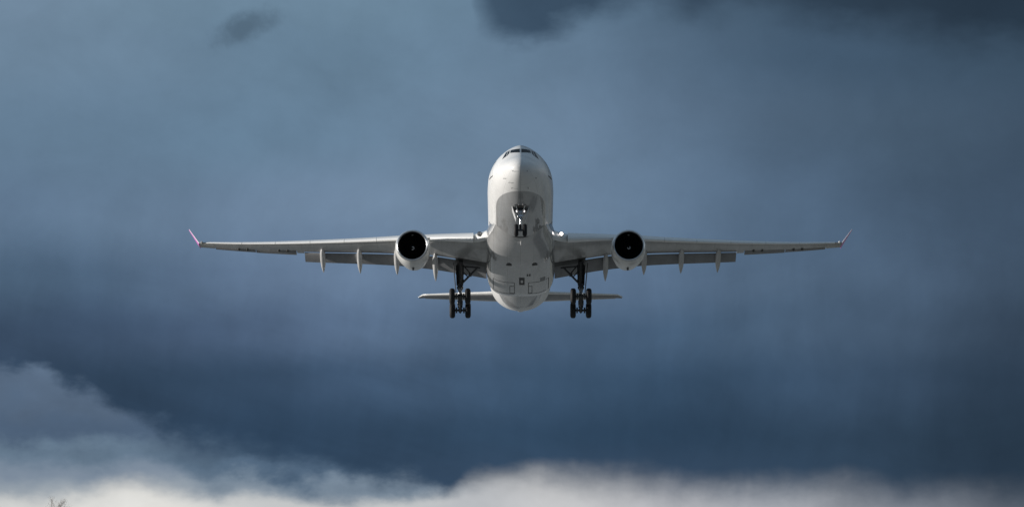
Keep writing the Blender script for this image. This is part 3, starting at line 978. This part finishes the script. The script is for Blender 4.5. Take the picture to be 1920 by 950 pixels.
    # white swirl painted on the spinner
    sp_prof = pchip([0.005, .05, .13, .25, .34, .375, .38], [.455, .44, .38, .26, .12, 0.0, -.1])
    rings = []
    for k in range(31):
        th = 2.6 + s * k / 30 * 4.6
        rr_ = .045 + .125 * k / 30
        wd = .024 + .022 * k / 30 * (1.0 if k < 27 else .5)
        row = []
        for q in (-1, 1):
            r2 = max(rr_ + q * wd, .01)
            row.append(eo + ea * (1.35 - sp_prof(r2) - .012) + Vector((r2 * math.cos(th), 0, r2 * math.sin(th))))
        rings.append(row + [p + ea * .03 for p in row[::-1]])
    MB().loft(rings).build('spinner_swirl', M['white'], engine, angle=60)
    # core cowl, nozzle and plug behind the fan stream
    MB().lathe(eo, ea, [(3.2, .98), (4.4, .96), (5.2, .82), (6.0, .62), (6.0, .58), (5.8, .50), (6.4, .30), (6.9, .05)], 40, True, True).build('core_nozzle', M['hub'], engine, angle=50)
    # drain mast and strakes
    b = MB()
    b.box(eo + ea * 2.5 + Vector((0, 0, -1.50)), (.24, .7, .24), None, .6)
    b.build('drain_mast', M['gear'], engine, angle=30)
    b = MB()
    u_ = Vector((-s * math.cos(R(38)), 0, math.sin(R(38))))
    p = eo + ea * 1.1
    b.loft([[p + u_ * 1.50, p + u_ * 1.50 + Vector((0, .02, .02)), p + u_ * 1.50 + Vector((0, .04, 0))],
            [p + ea * .9 + u_ * 1.82 + Vector((-.02, 0, 0)), p + ea * .9 + u_ * 1.82 + Vector((.02, 0, .02)), p + ea * .9 + u_ * 1.50],
            [p + ea * 1.5 + u_ * 1.80 + Vector((-.02, 0, 0)), p + ea * 1.5 + u_ * 1.80 + Vector((.02, 0, .02)), p + ea * 1.5 + u_ * 1.50]])
    b.build('strake', M['cowl'], engine)
    # pylon
    rings = []
    for y, zb, zt, hw_ in ((22.0, -.95, -.80, .04), (22.7, -1.2, -.62, .20), (24.0, -1.2, -.50, .28), (25.5, -1.5, -.50, .30), (28.0, -1.6, -.60, .28), (30.5, -1.25, -.80, .16), (31.6, -1.05, -.85, .03)):
        rings.append([Vector((ex - hw_, y, zb)), Vector((ex + hw_, y, zb)), Vector((ex + hw_, y, (zb + zt) / 2)), Vector((ex + hw_ * .5, y, zt)), Vector((ex - hw_ * .5, y, zt)), Vector((ex - hw_, y, (zb + zt) / 2))])
    MB().loft(rings).build('engine_pylon', M['cowl'], engine, angle=40)

    # ---- tailplane half
    def t_sec(x, u0, u1, drop=0.0):
        q = (x - .6) / 9.1
        le = 53.6 + 5.9 * q
        ch = 5.6 * (1 - q) + 2.0 * q
        if q > .93:                                       # rounded tip
            kx = (q - .93) / .07
            le += 1.1 * kx ** 2
            ch -= 1.15 * kx ** 2
        z = 1.85 + 1.08 * q
        a = R(3.5)
        pts = []
        us = [u0 + (u1 - u0) * 0.5 * (1 - math.cos(math.pi * j / 10)) for j in range(11)]
        for u, sg in [(u, 1) for u in us[::-1]] + [(u, -1) for u in us[1:]]:
            yt = 5 * .105 * (0.2969 * math.sqrt(u) - .126 * u - .3516 * u * u + .2843 * u ** 3 - .1030 * u ** 4) * ch
            yy = u * ch - ch * .35
            zz = sg * yt
            pts.append(Vector((s * x, le + ch * .35 + yy * math.cos(a) - zz * math.sin(a), z + yy * math.sin(a) + zz * math.cos(a))))
        return pts
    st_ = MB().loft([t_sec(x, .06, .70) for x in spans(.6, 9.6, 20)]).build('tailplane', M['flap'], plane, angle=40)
    MB().loft([t_sec(x, 0, .058) for x in spans(.6, 9.7, 20)]).build('leading_edge', M['slat'], st_, angle=40)
    MB().loft([t_sec(x, .705, 1.0) for x in spans(1.3, 9.0, 14)]).build('elevator', M['canoe'], st_, angle=40)

# ---- fin
rings, rud = [], []
def fin_sec(q, u0, u1):
    z = 2.2 + 9.3 * q
    le = 48.5 + 8.2 * q
    ch = 8.2 * (1 - q) + 3.2 * q
    us = [u0 + (u1 - u0) * 0.5 * (1 - math.cos(math.pi * j / 10)) for j in range(11)]
    return [Vector((sg * 5 * .10 * (0.2969 * math.sqrt(u) - .126 * u - .3516 * u * u + .2843 * u ** 3 - .1030 * u ** 4) * ch, le + u * ch, z)) for u, sg in [(u, 1) for u in us[::-1]] + [(u, -1) for u in us[1:]]]
fin = MB().loft([fin_sec(q / 10, 0, .69) for q in range(11)]).build('tail_fin', M['slat'], plane, angle=40)
MB().loft([fin_sec(.05 + .93 * q / 8, .695, 1.0) for q in range(9)]).build('rudder', M['pink'], fin, angle=40)

# ---- nose gear
ny = 6.70
ng = MB()
ng.tube((0, 6.35, -2.4), (0, 6.58, -3.55), .13, .13, 18)
ng.tube((0, 6.57, -3.5), (0, 6.60, -3.68), .16, .16, 18)
ng.tube((-.42, 5.55, -2.55), (-.10, 6.5, -3.45), .05, .05, 10)
ng.tube((.42, 5.55, -2.55), (.10, 6.5, -3.45), .05, .05, 10)
ng.tube((-.62, 6.45, -2.62), (.62, 6.45, -2.62), .07, .07, 10)
ng.tube((-.62, 6.42, -2.72), (-.12, 6.52, -3.45), .045, .045, 10)
ng.tube((.62, 6.42, -2.72), (.12, 6.52, -3.45), .045, .045, 10)
ng.box((0, 6.42, -2.98), (.30, .2, .30)); ng.box((0, 6.40, -3.38), (.36, .2, .18))
nose_gear = ng.build('nose_landing_gear', M['chrome'], plane, angle=40)
MB().tube((0, 6.60, -3.66), (0, ny, -4.48), .09, .09, 18).build('shock_strut', M['chrome'], nose_gear)
b = MB()
b.tube((-.42, ny, -4.55), (.42, ny, -4.55), .07, .07, 14); b.box((0, ny, -4.5), (.20, .24, .28))
b.tube((0, 6.50, -3.66), (0, 6.28, -4.02), .05, .04, 8); b.tube((0, 6.28, -4.02), (0, 6.58, -4.42), .04, .05, 8)
b.build('axle', M['gear'], nose_gear, angle=40)
lb = MB().tube((-.60, 6.28, -2.88), (.60, 6.28, -2.88), .05, .05, 10)
lb.box((0, 6.28, -2.86), (.42, .10, .16))
lb.build('lamp_bar', M['gear'], nose_gear, angle=40)
for px, pz, r_, mm in ((-.29, -3.02, .11, 'taxi'), (.29, -3.02, .11, 'taxi'), (-.20, -3.46, .08, 'chrome'), (.20, -3.46, .08, 'chrome')):
    MB().lathe((px, 6.30, pz), (0, -1, -.10), [(-.15, .05), (-.05, r_ * .9), (0, r_), (.03, r_), (.035, r_ * .86)], 22, True, True).build('lamp_housing', M['chrome'], nose_gear, angle=40)
    MB().lathe((px, 6.30, pz), (0, -1, -.10), [(.037, r_ * .84), (.06, r_ * .6), (.068, .005)], 22, True, True).build('landing_lamp' , M[mm], nose_gear, angle=60)
for s in (-1, 1):
    # bay doors hanging open either side of the leg
    mb = MB()
    rings = []
    for q in range(6):
        t_ = q / 5
        x0 = s * (.70 - .34 * t_)
        z0 = -2.62 - 1.05 * t_
        y0, y1 = 6.15 + .25 * t_, 7.75 - .35 * t_
        rings.append([Vector((x0, y0, z0)), Vector((x0 + s * .03, y0 + .05, z0)), Vector((x0 + s * .03, y1, z0)), Vector((x0, y1, z0))])
    mb.loft(rings)
    mb.build('bay_door', M['gearlight'], nose_gear, angle=40)
    c0 = Vector((s * .36, ny, -4.55))
    MB().lathe(c0 - Vector((s * .19, 0, 0)), (s, 0, 0), [(.02, .26), (0, .32), (.01, .40), (.05, .48), (.10, .52), (.145, .528), (.15, .522), (.19, .532), (.23, .522), (.235, .528), (.28, .52), (.33, .48), (.37, .40), (.38, .32), (.36, .26)], 36).build('tyre', M['rubber'], nose_gear, angle=30)
    MB().lathe(c0 - Vector((s * .19, 0, 0)), (s, 0, 0), [(.04, .02), (.05, .18), (.03, .25), (.04, .265), (.34, .265), (.35, .25), (.31, .2), (.35, .1), (.35, .02)], 24, True, True).build('wheel_hub', M['hub'], nose_gear, angle=30)
# nose bay: dark plate on the skin standing in for the recess's shade
mb = MB()
rings = []
for q in range(9):
    y = 5.55 + 2.2 * q / 8
    row = []
    for k in range(7):
        x = -.46 + .92 * k / 6
        zc = f_c(y)
        z = zc - (zc - f_bot(y)) * math.sqrt(max(1 - (x / f_w(y)) ** 2, 0))
        row.append(Vector((x, y, z - .008)))
    rings.append(row + [p + Vector((0, 0, .05)) for p in row[::-1]])
mb.loft(rings)
mb.build('bay_shade_plate', M['bay'], nose_gear, angle=40)

# ------------------------------------------------------------------ far bare tree
random.seed(5)
def bare_tree(loc, height):
    root = empty('bare_tree', loc)
    root['label'] = 'small leafless tree with thin forked twigs on the horizon below the aeroplane'
    root['category'] = 'tree'
    trunk = MB()
    tw = MB()
    def branch(mb, p, dirv, ln, r, depth):
        segs = 3
        q = p.copy()
        dv = dirv.copy()
        for i in range(segs):
            dv = (dv + Vector((random.uniform(-.22, .22), random.uniform(-.22, .22), random.uniform(-.05, .16)))).normalized()
            nq = q + dv * ln / segs
            r2 = r * (1 - .22 * (i + 1) / segs)
            mb.tube(q, nq, r * (1 - .22 * i / segs), r2, 6 if depth < 3 else 4, False)
            q = nq
            if depth < 6 and i < segs - 1 and random.random() < .75:
                sd = (dv + Vector((random.uniform(-1, 1), random.uniform(-1, 1), random.uniform(-.1, .5))) * .95).normalized()
                branch(tw, q, sd, ln * .68, r * .55, depth + 1)
        if depth < 6:
            for _ in range(2):
                sd = (dv + Vector((random.uniform(-1, 1), random.uniform(-1, 1), random.uniform(-.1, .5))) * .7).normalized()
                branch(tw, q, sd, ln * .76, r * .66, depth + 1)
    branch(trunk, Vector((0, 0, 0)), Vector((.02, 0, 1)), height * .30, height * .008, 0)
    zmax = float(np.percentile([v[2] for v in tw.v], 97))
    k = height / zmax
    for mb in (trunk, tw):
        mb.v = [(v[0] * k, v[1] * k, v[2] * k) for v in mb.v]
    trunk.build('trunk', M['bark'], root)
    tw.build('crown', M['bark'], root)
bare_tree((-85.2, 900, 0), 7.9)
